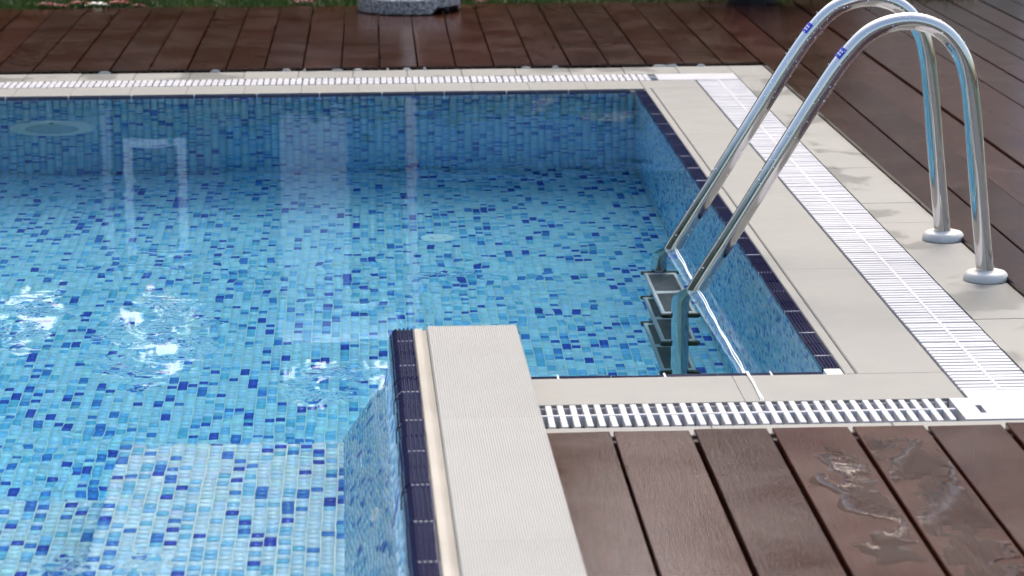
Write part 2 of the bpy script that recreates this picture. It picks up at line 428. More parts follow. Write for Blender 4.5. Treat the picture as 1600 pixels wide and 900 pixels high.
# ------------------------------------------------------------------ water
def waves(X, Y, lam, rms, seed, n=26, spread=0.35, ys=1.0):
    """a field of many small sine waves of about one wavelength, with the given rms height"""
    rng = np.random.default_rng(seed); Z = np.zeros_like(X)
    for _ in range(n):
        a = rng.uniform(0, 2*math.pi); l = lam*math.exp(rng.normal(0, spread)); k = 2*math.pi/l
        Z += np.sin(k*(X*math.cos(a)+Y*ys*math.sin(a))+rng.uniform(0, 6.28))*(l/lam)
    return Z*rms*math.sqrt(2/n)
def sstep(x, a, b): u = np.clip((x-a)/(b-a), 0, 1); return u*u*(3-2*u)
def build_water():
    x0, x1, xm = XL-0.02, XR+0.025, 0.055; y0, y1, ym = YS-0.02, YF+0.02, YN-0.02; s = 0.0075
    cat = lambda *p: np.concatenate([p[0]]+[q[1:] for q in p[1:]]); lin = lambda a, b, d: np.linspace(a, b, max(2, int((b-a)/d)+1))
    xs = cat(lin(x0, -1.5, 0.05), lin(-1.5, xm, s), lin(xm, x1, s)); ys = cat(lin(y0, 4.2, 0.05), lin(4.2, ym, s), lin(ym, y1, s))
    nx, ny = len(xs), len(ys); X, Y = np.meshgrid(xs, ys)
    stir = 0.16+0.9*sstep(waves(X, Y, 1.1, 1.0, 21, 14), -0.2, 1.4)*sstep(-X-Y*0.9, -9.9, -8.4)
    Z = (waves(X, Y, 0.19, 0.00012, 22)+waves(X, Y, 0.075, 0.000022, 23, ys=1.4))*stir+waves(X, Y, 0.6, 0.00003, 24)
    spots = np.zeros_like(X)
    for (x, y, rx, ry) in RIPPLE_SPOTS: spots = np.maximum(spots, 1-sstep(np.hypot((X-x)/rx, (Y-y)/ry), 0.3, 1.0))
    broken = sstep(waves(X, Y, 0.10, 1.0, 25, 30, ys=0.5), -0.6, 0.8)          # breaks up the ripple patches, set where the mirrored sky should glint
    Z += waves(X, Y, 0.028, 0.00040, 26, 40, 0.5, 1.5)*spots*broken
    V = np.stack([X.ravel(), Y.ravel(), (ZW+Z).ravel()], 1)
    im, jm = int(np.argmin(abs(xs-xm))), int(np.argmin(abs(ys-ym)))
    J, I = np.meshgrid(np.arange(ny-1), np.arange(nx-1), indexing='ij'); ok = (J >= jm) | (I < im); J, I = J[ok], I[ok]
    Q = np.stack([J*nx+I, J*nx+I+1, (J+1)*nx+I+1, (J+1)*nx+I], 1)
    used = np.unique(Q); mp = -np.ones(len(V), int); mp[used] = np.arange(len(used)); V, Q = V[used], mp[Q]
    # sides and underside of the water body, buried in walls and floor
    ring = [(x0, y0), (xm, y0), (xm, ym), (x1, ym), (x1, y1), (x0, y1)]; n = len(V); zb = ZF-0.03
    H = [(x, y, ZW) for x, y in ring]+[(x, y, zb) for x, y in ring]+[(x0, ym, zb)]
    q = [(i+6, (i+1) % 6+6, (i+1) % 6, i) for i in range(6)]+[(12, 8, 7, 6), (11, 10, 9, 12)]
    me = np_mesh("water", np.concatenate([V, np.array(H)]), np.concatenate([Q, np.array(q)+n]), M_WATER); me.shade_smooth()
    return tag(link("water", me), kind="structure")
build_water()

# ------------------------------------------------------------------ coping, rim tiles, gutters
coping = tag(empty("pool_coping"), kind="structure")
# mortar bed, stepped under the stones, so that the joints show grout
bed = MB()
bed.box(XR+0.035, 1.188, 5.478, 10.302, -0.2, -0.006).box(1.358, 1.60, 5.20, 10.72, -0.2, -0.006)
bed.box(-2.6, XR, YF+0.004, 10.302, -0.2, -0.0075).box(-2.6, 1.36, 10.482, 10.70, -0.2, -0.0075)
bed.box(0.2, XR, 5.478, YN-0.004, -0.2, -0.0085).box(0.2, 1.358, 5.205, 5.296, -0.2, -0.0085)
bed.build("mortar_bed", M_COPING, coping)
JG = 0.0004
def stone(prof_or_box, name, mt): return prof_or_box.build(name, mt, coping)
def spans(a, b, l):
    n = max(1, round((b-a)/l)); d = (b-a)/n
    return [(a+i*d+JG, a+(i+1)*d-JG) for i in range(n)]
# inner stones: right side, far side, near side of the bay
for y0, y1 in spans(5.70, 10.10, 1.1):
    lip = [(0.979, -0.03), (1.0015, -0.03), (1.0015, -0.0022), (0.9995, 0.0), (0.981, 0.0), (0.979, -0.002)]
    MB().prism_y(lip, y0, y1).build("coping_lip", M_COPING, coping)
    top = [(1.004, -0.03), (1.187, -0.03), (1.187, -0.002), (1.185, 0.0), (1.007, 0.0), (1.004, -0.0025)]
    MB().prism_y(top, y0, y1).build("coping_stone", M_COPING, coping)
for x0, x1 in spans(-2.55, 0.9775, 0.205):
    MB().box(x0, x1, 10.0905, 10.307, -0.03, random.uniform(-0.0003, 0.0003), 0.0006).build("coping_stone", M_COPING, coping)
MB().box(0.979, 1.187, 10.101, 10.307, -0.03, 0.0, 0.002).build("coping_stone", M_COPING, coping)
for x0, x1 in spans(0.29, 1.187, 0.45):
    MB().box(x0, x1, 5.477, 5.6985, -0.03, random.uniform(-0.0002, 0.0002), 0.0006).build("coping_stone", M_COPING, coping)
# outer stones, some of them damp
for y0, y1 in spans(5.30, 10.70, 0.30):
    e0, e1 = (1.492+(10.72-y)*0.0077 for y in (y0, y1))
    vs = [(1.357, y0, -0.03), (e0, y0, -0.03), (e1, y1, -0.03), (1.357, y1, -0.03), (1.357, y0, 0), (e0-0.001, y0, 0), (e1-0.001, y1, 0), (1.357, y1, 0)]
    dz = random.uniform(-0.0006, 0.0006)
    MB().add([(x, y, z+dz) for x, y, z in vs], [(3, 2, 1, 0), (4, 5, 6, 7), (0, 1, 5, 4), (1, 2, 6, 5), (2, 3, 7, 6), (3, 0, 4, 7)]).build("edge_stone", M_OUTER, coping)
for x0, x1 in spans(-2.55, 1.357, 0.205):
    MB().box(x0, x1, 10.483, 10.690+random.uniform(-0.003, 0.003), -0.03, random.uniform(-0.001, 0.001), 0.002).build("edge_stone", M_OUTER, coping)
for x0, x1 in spans(0.29, 1.357, 0.36):
    MB().box(x0, x1, 5.226, 5.2945, -0.03, random.uniform(-0.0005, 0.0005), 0.002).build("edge_stone", M_COPING, coping)
MB().box(1.3582, 1.534, 5.226, 5.2985, -0.03, 0.0, 0.002).build("edge_stone", M_COPING, coping)

def rim_profile(w, h, n=5, amp=0.0034):
    """ribbed top of a finger-grip tile: (u, z) from u = 0 to w, top at z = h"""
    pts = []; k = 6
    for i in range(n):
        c0, c1 = w*i/n, w*(i+1)/n; g = (c1-c0)*0.16
        pts += [(c0+g, h), (c1-g, h), (c1-g*0.35, h-amp), (c1+g*0.35, h-amp)] if i < n-1 else [(c0+g, h), (c1-g, h), (c1, h-amp)]
    return [(0, h-amp)] + pts
TL = 0.1125
def rim_mesh_y(w, h, ln):
    pr = rim_profile(w, h); return [(0, -0.0135)] + [(w, -0.0135)] + pr[::-1]
rim_y = MB().prism_y(rim_mesh_y(0.038, 0.0, TL), 0.0012, TL-0.0012).mesh("rim_tile", M_RIM)
pr_x = [(0.0, -0.0135), (0.036, -0.0135)] + rim_profile(0.036, 0.0)[::-1]
pr_f = [(0.0, -0.0135), (0.019, -0.0135)] + rim_profile(0.019, 0.0, 3)[::-1]
rim_f = MB().prism_x(pr_f, 0.0012, TL-0.0012).mesh("rim_tile", M_RIM)
rim_x = MB().prism_x(pr_x, 0.0012, TL-0.0012).mesh("rim_tile", M_RIM)
grout_y = MB().box(0.0005, 0.0375, -0.0018, 0.0018, -0.02, 0.0004).mesh("grout_joint", M_JOINT)
n_t = int((YF+0.03-5.762)/TL)
for i in range(n_t+1):
    y = 5.762+i*TL
    if y+TL > YF+0.045: break
    o = link("rim_tile", rim_y, coping, (XR+random.uniform(-0.0008, 0.0008), y, -0.001+random.uniform(-0.0008, 0.0008)))
    o.rotation_euler = (random.uniform(-0.006, 0.006), random.uniform(-0.02, 0.02), random.uniform(-0.008, 0.008))
    if i % 2 == 1: link("grout_joint", grout_y, coping, (XR, y, -0.0016))
MB().box(XR+0.002, XR+0.037, 5.7, 5.759, -0.03, -0.003, 0.001).build("corner_filler", M_GROUT, coping)
x = 0.925
i = 0
while x > -2.3:
    x -= TL; i += 1
    o = link("rim_tile", rim_f, coping, (x, YF, -0.004+random.uniform(-0.001, 0.001)))
    if i % 2 == 0: MB().box(x-0.0016, x+0.0016, YF-0.001, YF+0.020, -0.02, -0.001).build("grout_joint", M_JOINT, coping)
x = XR-0.003
for i in range(7):
    x -= TL
    if x < 0.16: break
    link("rim_tile", rim_x, coping, (x, 5.7005, -0.004+random.uniform(-0.001, 0.001)))
    if i % 2 == 0: MB().box(x-0.002, x+0.002, 5.701, 5.738, -0.02, -0.001).build("grout_joint", M_JOINT, coping)

for k in range(16):
    px = random.choice([random.uniform(495, 655), random.uniform(1020, 1120), random.uniform(100, 900)]); x = (px-576.2)/4387*10.72
    bb = MB(); n = 9; w_, d_ = random.uniform(0.006, 0.03), random.uniform(0.004, 0.010); ph = [random.uniform(0.6, 1.1) for _ in range(n)]
    for q, h_ in ((1.0, -0.006), (0.85, 0.004), (0.4, random.uniform(0.006, 0.011))):
        bb.v += [(x+math.cos(2*math.pi*i/n)*w_*q*ph[i], 10.693+math.sin(2*math.pi*i/n)*d_*q*ph[i], h_) for i in range(n)]
    bb.f = [(a*n+i, a*n+(i+1) % n, (a+1)*n+(i+1) % n, (a+1)*n+i) for a in range(2) for i in range(n)]+[tuple(range(2*n, 3*n))]
    bb.build("grout_residue", M_GRES, coping)
gut = MB()
for x0, x1, y0, y1 in ((1.19, 1.355, 5.30, 10.48), (-2.6, 1.19, 10.311, 10.48), (0.2, 1.19, 5.30, 5.474)):
    gut.add([(x0, y0, -0.055), (x1, y0, -0.055), (x1, y1, -0.055), (x0, y1, -0.055)], [(0, 1, 2, 3)])
tag(gut.build("overflow_gutter", M_GUTTER), kind="structure")

# ------------------------------------------------------------------ decks, every plank a piece
def plank_mesh(wd, ln, th=0.026):
    """hollow composite board: two skins and ribs, lying along +y from y = 0, top at z = 0"""
    b = MB(); h = wd/2; bv = 0.0018
    b.prism_y([(-h, -0.006), (h, -0.006), (h, -bv), (h-bv, 0), (-h+bv, 0), (-h, -bv)], 0, ln)
    b.box(-h, h, 0, ln, -th, -th+0.005)
    for k in range(6):
        c = -h+0.003+(wd-0.006)*k/5; b.box(c-0.003, c+0.003, 0, ln, -th+0.0052, -0.0062)
    return b.mesh("plank", M_WOOD)
_pl = {}
def plank(parent, x0, x1, y0, y1, gap=0.0055):
    key = (round(x1-x0, 4), round(y1-y0, 3))
    if key not in _pl: _pl[key] = plank_mesh(key[0]-gap, key[1])
    o = link("plank", _pl[key], parent, ((x0+x1)/2, y0, DK+random.uniform(-0.0012, 0.0012)))
    o.rotation_euler = (random.uniform(-0.0006, 0.0006), random.uniform(-0.008, 0.008), random.uniform(-0.0005, 0.0005)); return o

deck = tag(empty("far_deck"), kind="structure")
X0F, WF = -1.4475, 0.1466
for k in range(-9, 20): plank(deck, X0F+k*WF, X0F+(k+1)*WF, 10.702, 12.90)
deck = tag(empty("right_deck"), kind="structure")
edges = [1.487, 1.635, 1.7865, 1.934] + [1.934+0.1445*k for k in range(1, 22)]
plank(deck, edges[0], edges[1], 10.735, 12.90)
# the board along the coping is cut to the stone's slightly askew edge
bb = MB()
for (a, b_) in ((2.0, 10.732),):
    e0, e1 = (1.4945+(10.72-y)*0.0077 for y in (a, b_))
    bb.add([(e0, a, -0.014), (1.632, a, -0.014), (1.632, b_, -0.014), (e1, b_, -0.014), (e0, a, DK), (1.632, a, DK), (1.632, b_, DK), (e1, b_, DK)],
           [(3, 2, 1, 0), (4, 5, 6, 7), (0, 1, 5, 4), (1, 2, 6, 5), (2, 3, 7, 6), (3, 0, 4, 7)])
bb.build("plank", M_WOOD, deck)
for a, b_ in zip(edges[1:-1], edges[2:]): plank(deck, a, b_, 2.0, 12.90)
deck = tag(empty("near_deck"), kind="structure")
ng = [0.2995, 0.4445, 0.6005, 0.7515, 0.9085, 1.0565, 1.209, 1.362, 1.5145]
for a, b_ in zip(ng[:-1], ng[1:]):
    o = plank(deck, a, b_, 1.2, 5.222, 0.0085)
    if 0.74 < a < 1.0: o.location.z = DK; o.rotation_euler = (0, 0, 0)          # level boards hold the puddles
    plank(deck, a, b_, -2.6, 1.196, 0.0085)
tag(MB().box(-6, 0.29, -2.6, 3.1, -0.06, -0.002).box(-6, -2.62, 3.102, 10.66, -0.06, -0.002).build("patio", M_COPING), kind="structure")

# ================================================================== THINGS
# ------------------------------------------------------------------ divider wall between the bay and the steps
dv = empty("divider_wall", (0.1, 5.76, 0))
tag(dv, "low raised wall with ribbed white cap and navy tiled edge beside the steps", "wall")
YE = 3.45
def sl(v): return [(x+slant(y)-0.1, y-5.76, z) for x, y, z in v]
def dbuild(b, name, mt, smooth=False):
    b.v = sl(b.v); o = b.build(name, mt, dv)
    if smooth: smooth_by_angle(o.data, 30)
    return o
body = [(-0.285, ZF-0.03), (0.20, ZF-0.03), (0.288, -0.2), (0.288, 0.088), (0.030, 0.088), (0.030, 0.055), (0.016, -0.012)]
dbuild(MB().prism_y(body, YE, 5.755), "wall_core", M_GROUT)
# mosaic on the battered face: from z = .055 down to the floor
sl_u = np.array((0, -1, 0.0)); pv = np.array((0.0345+0.28, 0, 0.055-ZF)); Lb = np.linalg.norm(pv); pv /= Lb
S = tile_spots(5.755-YE, Lb)
me = tile_mesh("mosaic_tile", (-0.289-0.1, 5.755-5.76, ZF), tuple(sl_u+np.array((0.0105, 0, 0))), tuple(pv), S, dark=0.8, thick=0.0012)
tag(link("mosaic_tile", me, dv), kind="stuff")
lipp = [(0.073, 0.06), (0.099, 0.06), (0.099, 0.0965), (0.094, 0.0945), (0.089, 0.0975), (0.084, 0.0985), (0.075, 0.0985), (0.073, 0.097)]
NCAP = 3; cl = (5.76-YE)/NCAP
for i in range(NCAP):
    y1 = 5.76-i*cl-0.0002; y0 = 5.76-(i+1)*cl+0.0002
    dbuild(MB().prism_y(lipp, y0, y1), "cap_lip", M_LIP, True)
    nr = 40; x0, x1 = 0.1005, 0.290; pr = [(x0, 0.07), (x1, 0.07), (x1, 0.1000)]
    for k in range(nr):
        c1 = x1-0.002-(x1-x0-0.004)*k/nr; c0 = x1-0.002-(x1-x0-0.004)*(k+1)/nr; d = (c1-c0)
        pr += [(c1-d*0.12, 0.1028), (c1-d*0.32, 0.1042), (c1-d*0.68, 0.1042), (c1-d*0.88, 0.1028)]
    pr += [(x0, 0.1000)]
    dbuild(MB().prism_y(pr, y0, y1), "cap_stone", M_CAP)
tp = [(0.0205, 0.052), (0.0725, 0.052), (0.0725, 0.097), (0.071, 0.0995)]
for k in range(4):
    c = 0.066-k*0.0085; tp += [(c+0.0020, 0.1), (c+0.0004, 0.0962), (c-0.0016, 0.0962), (c-0.0032, 0.1)]
tp += [(0.0345, 0.0985), (0.028, 0.093), (0.0262, 0.0875), (0.0236, 0.0862), (0.0212, 0.078)]
TLD = 0.108; nd = int((5.76-YE)/TLD)
for i in range(nd):
    y1 = 5.758-i*TLD-0.0012; y0 = 5.758-(i+1)*TLD+0.0012; b = MB().prism_y(tp, y0, y1)
    dz = random.uniform(-0.0012, 0.0012); dx = random.uniform(-0.001, 0.001); b.v = [(x+dx, y, z+dz) for x, y, z in b.v]
    dbuild(b, "rim_tile", M_RIM)
    if i % 2 == 0:
        g_ = [(0.0225, 0.056), (0.071, 0.056), (0.071, 0.0985), (0.036, 0.0985), (0.028, 0.0915), (0.0228, 0.079)]
        dbuild(MB().prism_y(g_, y0-0.0035, y0-0.0008), "grout_joint", M_JOINT)

# ------------------------------------------------------------------ overflow grates
def grate(name, label, along, a0, a1, c0, c1, pitch, z=0.001, sw=0.0125):
    """slats cross the channel c0..c1, repeated along a0..a1"""
    ox, oy = (0, a0) if along == 'y' else (a0, 0)
    g = empty(name, (c0, a0, 0) if along == 'y' else (a0, c0, 0)); tag(g, label, "drain grate", "white overflow grates round the pool")
    W = c1-c0; L = a1-a0
    def bx(u0, u1, v0, v1, z0, z1, bv=0.0012):      # u across the channel, v along it
        return MB().box(u0, u1, v0, v1, z0, z1, bv) if along == 'y' else MB().box(v0, v1, u0, u1, z0, z1, bv)
    bx(W/2-0.0045, W/2+0.0045, 0.002, L-0.002, -0.02, z+0.0009).build("centre_rib", M_PLASTIC, g)
    for u0, u1 in ((0.0015, 0.0045), (W-0.0045, W-0.0015)): bx(u0, u1, 0.002, L-0.002, -0.03, z-0.006).build("edge_bar", M_PLASTIC, g)
    sm = bx(0.001, W-0.001, -sw/2, sw/2, -0.022, z).mesh("slat", M_PLASTIC)
    n = int(L/pitch)
    for i in range(n):
        v = pitch*(i+0.5)+random.uniform(-0.0006, 0.0006)
        o = link("slat", sm, g, (0, v, random.uniform(-0.0008, 0.0008)) if along == 'y' else (v, 0, random.uniform(-0.0008, 0.0008)))
        o.rotation_euler = (0, 0, random.uniform(-0.006, 0.006))
    return g
grate("overflow_grate", "long white slatted grate running along the ladder side of the pool", 'y', 5.535, 10.30, 1.191, 1.354, 0.0275, sw=0.0195)
grate("overflow_grate", "short white slatted grate in front of the near brown deck", 'x', 0.300, 1.150, 5.301, 5.472, 0.0247)
grate("overflow_grate", "white slatted grate along the far edge of the pool", 'x', -2.50, 1.05, 10.312, 10.479, 0.0240, sw=0.0192)
cc = empty("grate_corner_cover", (1.25, 5.4, 0)); tag(cc, "plain white corner plate between the two near grates with one slot", "cover plate")
def lb(b, o): b.v = [(x-o.location.x, y-o.location.y, z-o.location.z) for x, y, z in b.v]; return b
# plate with a real slot: four pieces round the opening
pl = MB()
for x0, x1, y0, y1 in ((1.152, 1.192, 5.3015, 5.4715), (1.204, 1.354, 5.3015, 5.4715), (1.192, 1.204, 5.3015, 5.350), (1.192, 1.204, 5.412, 5.4715)):
    pl.box(x0, x1, y0, y1, -0.02, 0.0015)
pl.box(1.1925, 1.354, 5.4722, 5.533, -0.02, 0.0012)
lb(pl, cc).build("plate", M_PLASTIC, cc)
lb(MB().add([(1.236, 5.462, 0.0019), (1.354, 5.395, 0.0019), (1.354, 5.3985, 0.0019), (1.238, 5.4645, 0.0019)], [(0, 1, 2, 3)]), cc).build("scored_line", mat("grey_score", (0.45, 0.45, 0.48), 0.6), cc)
fc = empty("grate_corner_cover", (1.2, 10.4, 0)); tag(fc, "plain white plate where far and ladder side grates meet", "cover plate")
lb(MB().box(1.0515, 1.354, 10.312, 10.479, -0.02, 0.0016, 0.002), fc).build("plate", M_PLASTIC, fc)

# ------------------------------------------------------------------ ladder
RAILXZ = [(1.4805, -0.004), (1.469, 0.10), (1.458, 0.20), (1.4475, 0.30), (1.437, 0.40), (1.424, 0.49), (1.402, 0.556), (1.352, 0.612), (1.276, 0.634),
          (1.19, 0.612), (1.125, 0.55), (1.06, 0.456), (0.989, 0.341), (0.882, 0.167), (0.793, 0.025), (0.765, -0.022), (0.742, -0.07), (0.7335, -0.13),
          (0.732, -0.25), (0.732, -0.55), (0.732, -0.98)]
YRN, YRF = 6.636, 7.156
lad = empty("pool_ladder", (1.48, (YRN+YRF)/2, 0)); tag(lad, "polished steel pool ladder with two curved rails and white flanges", "ladder")
LX, LY = lad.location.x, lad.location.y
path = catmull([(x, 0, z) for x, z in RAILXZ], 7)
rail_me = MB().tube([(p.x-LX, 0, p.z) for p in path], 0.0215, 28).mesh("rail", M_STEEL, True)
M_FLANGE = mat("flange_plastic", (0.50, 0.495, 0.48), 0.4)
fl_me = MB().lathe([(0.055, 0.0), (0.055, 0.006), (0.051, 0.016), (0.046, 0.0205), (0.030, 0.022), (0.0222, 0.024)], n=48).mesh("flange", M_FLANGE)
smooth_by_angle(fl_me, 40)
# sticker: a curved patch on the outer-left of the rail near the top of the slope
def sticker(parent):
    i = min(range(len(path)), key=lambda k: (path[k]-Vector((1.128, 0, 0.553))).length)
    p, t = path[i], (path[i+1]-path[i-1]).normalized(); nrm = Vector((t.z, 0, -t.x))
    if nrm.z < 0: nrm = -nrm
    sd_ = Vector((0, 1, 0))
    def patch(a0, a1, s0, s1, r, name, mt, par):
        b = MB(); n = 8
        for k in range(n+1):
            a = a0+(a1-a0)*k/n; d = nrm*math.cos(a)-sd_*math.sin(a)
            for s_ in (s0, s1):
                q = p+t*s_+d*r; b.v.append((q.x-LX, q.y, q.z))
        b.f = [(2*k, 2*k+1, 2*k+3, 2*k+2) for k in range(n)]; o = b.build(name, mt, par, True); return o
    st = patch(-0.25, 1.05, -0.014, 0.014, 0.0219, "sticker", M_BLUE, parent)
    for a in (0.25, 0.60):
        for s_ in (-0.006, 0.002): patch(a, a+0.2, s_, s_+0.0045, 0.0222, "sticker_print", M_WHITE, st)
    return st
for y in (YRN, YRF):
    r_ = link("rail", rail_me, lad, (0, y-LY, 0))
    sticker(r_)
    link("flange", fl_me, lad, (0, y-LY, 0.0008))
# drops clinging to the rails
db = MB()
for _ in range(170):
    k = random.choice([j for j in range(len(path)) if path[j].z > 0.02 and path[j].x < 1.40]); p = path[k]
    y = random.choice((YRN, YRF))-LY; a = random.uniform(-0.5, 3.4); rr = random.uniform(0.0008, 0.0020)
    t = (path[k+1]-path[k-1]).normalized(); nrm = Vector((t.z, 0, -t.x)); nrm = nrm if nrm.z > 0 else -nrm
    c = p+(nrm*math.cos(a)-Vector((0, 1, 0))*math.sin(a))*0.0217+t*random.uniform(-0.01, 0.01)
    db.lathe([(rr*0.3, -rr), (rr, -rr*0.3), (rr*0.9, rr*0.4), (rr*0.35, rr)], (c.x-LX, y+c.y, c.z), 7)
tag(db.build("water_drop", mat("clear_drop", (0.9, 0.92, 0.95), 0.05), lad, True), kind="stuff")
for z in (-0.285, -0.555, -0.820):
    prof = [(0.690, -0.018), (0.694, -0.026), (0.772, -0.026), (0.777, -0.018), (0.777, -0.002), (0.774, 0.0), (0.693, 0.0), (0.690, -0.002)]
    b = MB().prism_y([(x-LX, zz) for x, zz in prof], -0.2375, 0.2375); s_ = b.build("tread", M_TREAD, lad, loc=(0, 0, z))
    MB().box(0.700-LX, 0.767-LX, -0.215, -0.012, 0.0002, 0.003, 0.001).build("grip_pad", M_RUBBER, s_)
    MB().box(0.700-LX, 0.767-LX, 0.020, 0.215, 0.0002, 0.003, 0.001).build("grip_pad", M_RUBBER, s_)
    for y in (-0.246, 0.246):
        e = MB().prism_y([(x-LX, zz) for x, zz in [(0.684, -0.016), (0.692, -0.031), (0.776, -0.031), (0.784, -0.016), (0.782, 0.003), (0.686, 0.003)]], y-0.0085, y+0.0085)
        e.build("end_cap", M_BLACK, s_)

# ------------------------------------------------------------------ cord along the waterline by the ladder
b = MB()
for k in range(2):
    pts = []
    for i in range(90):
        y = 7.20-i*(7.20-5.49)/89; x = 0.772+0.0015*k*math.sin(i*0.21)+0.0008*math.sin(i*0.55+k)+0.004*k
        z = ZW+0.001 if y > 5.745 else (0.0035 if y < 5.72 else ZW+0.001+(5.745-y)/0.025*0.0145)
        pts.append((x-0.77, y-6.3, z))
    pts.append((pts[-1][0], 5.462-6.3, -0.03))
    b.tube(pts, 0.0012, 6)
tag(b.build("cord", M_CORD, None, True, (0.77, 6.3, 0)), "thin white double cord lying on the water from ladder to near coping", "cord")

# ------------------------------------------------------------------ pool light, drain, wall jet
o = empty("pool_light", (-1.16, YF-0.001, -0.625)); tag(o, "round white underwater lamp on the far mosaic wall", "pool light")
bz = MB().lathe([(0.155, -0.002), (0.155, 0.006), (0.140, 0.024), (0.098, 0.030), (0.092, 0.022)], n=48, axis='y').build("bezel", M_WHITE, o); smooth_by_angle(bz.data, 40)
MB().lathe([(0.093, 0.020), (0.090, 0.028), (0.05, 0.033), (0.004, 0.035)], n=48, axis='y').build("lens", mat("frosted_lens", (0.50, 0.60, 0.66), 0.25), o, True)
MB().lathe([(0.009, 0.026), (0.009, 0.034), (0.004, 0.035)], (0, 0, 0.122), 12, 'y').build("screw", M_BLACK, o)
o = empty("floor_drain", (0.196, 8.96, ZF)); tag(o, "small round white drain set in the mosaic floor", "drain")
dr = MB().lathe([(0.055, 0.0), (0.055, 0.004), (0.046, 0.011), (0.028, 0.013), (0.026, 0.006)], n=40).build("ring", M_WHITE, o); smooth_by_angle(dr.data, 40)
MB().lathe([(0.026, 0.004), (0.020, 0.017), (0.004, 0.019)], n=28).build("cap", M_WHITE, o, True)
o = empty("wall_jet", (-0.009, 4.93, -0.17)); tag(o, "small round white return jet low on the divider's mosaic side", "jet")
o.rotation_euler = (0, 0.198, 0)
MB().lathe([(0.036, -0.004), (0.036, 0.002), (0.030, 0.005), (0.015, 0.005), (0.013, 0.002)], n=36, axis='x').build("ring", M_WHITE, o, True)
MB().lathe([(0.013, 0.001), (0.010, 0.003), (0.002, 0.004)], n=24, axis='x').build("nozzle", mat("grey_nozzle", (0.5, 0.58, 0.62), 0.4), o, True)

# ------------------------------------------------------------------ puddles on the near boards
def field(P, cx, cy, rx, ry, seed, s=9.0):
    rng = np.random.default_rng(seed); f = 1.0-np.sqrt(((P[0]-cx)/rx)**2+((P[1]-cy)/ry)**2)
    for k in range(14):
        a = rng.uniform(0, 6.28); wl_ = rng.uniform(0.03, 0.16); f = f+0.16*np.sin((P[0]*math.cos(a)+P[1]*math.sin(a))*6.28/wl_+rng.uniform(0, 6.28))*(wl_/0.16)**0.6
    return f
M_PUD = mat("puddle_water", (1, 1, 1), 0.0); M_PUD.node_tree.nodes["Principled BSDF"].inputs["Transmission Weight"].default_value = 1.0
M_PUD.node_tree.nodes["Principled BSDF"].inputs["IOR"].default_value = 1.333
tp_ = NT(M_PUD); tp_.bump(tp_.noise(tp_.world(), 30, 3, 0.6), 0.10, 0.002)
def puddle(label, xa, xb, blobs, seed):
    st = 0.006; xs = np.arange(xa, xb+1e-9, st); y0 = min(b_[1]-b_[3]*1.7 for b_ in blobs); y1 = min(max(b_[1]+b_[3]*1.7 for b_ in blobs), 5.215)
    ys = np.arange(y0, y1, st); X, Y = np.meshgrid(xs, ys); f = np.full_like(X, -9.0)
    for i, bl in enumerate(blobs): f = np.maximum(f, field((X, Y), *bl, seed+i))
    edge = np.minimum(X-xa, xb-X); f = np.minimum(f, edge*40-0.02)
    inside = f > 0; z = DK-0.0004+0.0007*np.clip((f+0.25)*1.6, 0, 1)
    idx = -np.ones(X.shape, int); V = []; Fc = []
    def vid(j, i):
        if idx[j, i] < 0: idx[j, i] = len(V); V.append((X[j, i], Y[j, i], z[j, i]))
        return idx[j, i]
    for j in range(len(ys)-1):
        for i in range(len(xs)-1):
            if (f[j:j+2, i:i+2] > -0.2).any(): Fc.append((vid(j, i), vid(j, i+1), vid(j+1, i+1), vid(j+1, i)))
    cx, cy_ = np.mean([v[0] for v in V]), np.mean([v[1] for v in V])
    me = bpy.data.meshes.new("puddle"); me.from_pydata([(a-cx, b_-cy_, c) for a, b_, c in V], [], Fc); me.update(); me.materials.append(M_PUD); me.shade_smooth()
    tag(link("puddle", me, None, (cx, cy_, 0)), label, "puddle", "puddles on the near deck")
puddle("large puddle covering the wettest near board, next to a dry board on its right", 0.915, 1.050, [(0.985, 4.95, 0.075, 0.15), (1.0, 4.66, 0.075, 0.20), (0.985, 4.36, 0.075, 0.18), (0.945, 5.10, 0.04, 0.07)], 3)
puddle("thin broken puddle on the near board left of the large puddle", 0.759, 0.900, [(0.85, 4.95, 0.05, 0.12), (0.86, 4.70, 0.045, 0.18), (0.80, 4.82, 0.04, 0.06), (0.85, 4.42, 0.05, 0.12)], 31)

# ------------------------------------------------------------------ parasol on its granite base
o = empty("parasol", (0.160, 12.67, DK)); tag(o, "folded parasol on a thick grey granite disc at the far deck", "parasol")
bs = MB()
n = 56; ring = []
prof = [(0.228, 0.004), (0.232, 0.012), (0.232, 0.066), (0.224, 0.074), (0.206, 0.0755), (0.200, 0.070), (0.060, 0.070)]
for i, (r, h) in enumerate(prof):
    for k in range(n):
        a = 2*math.pi*k/n; hh = h
        if 300 < math.degrees(a) < 345 and h < 0.03: hh = 0.032           # the notch under the disc for a castor
        bs.v.append((r*math.cos(a), r*math.sin(a), hh))
for i in range(len(prof)-1):
    for k in range(n): a, b_ = i*n+k, i*n+(k+1) % n; bs.f.append((a, b_, b_+n, a+n))
bs.f.append(tuple(range(n-1, -1, -1))); bs.f.append(tuple((len(prof)-1)*n+k for k in range(n)))
base_o = bs.build("base", M_GRANITE, o); smooth_by_angle(base_o.data, 35)
MB().lathe([(0.014, -0.012), (0.018, -0.006), (0.018, 0.006), (0.014, 0.012)], (0.165, -0.135, 0.018), 20, 'x').build("castor", M_BLACK, base_o)
MB().lathe([(0.034, 0.070), (0.034, 0.30), (0.028, 0.31)], n=24).build("socket", M_STEEL, o, True)
MB().lathe([(0.024, 0.29), (0.024, 2.62), (0.012, 2.66)], n=24).build("pole", M_WHITE, o, True)
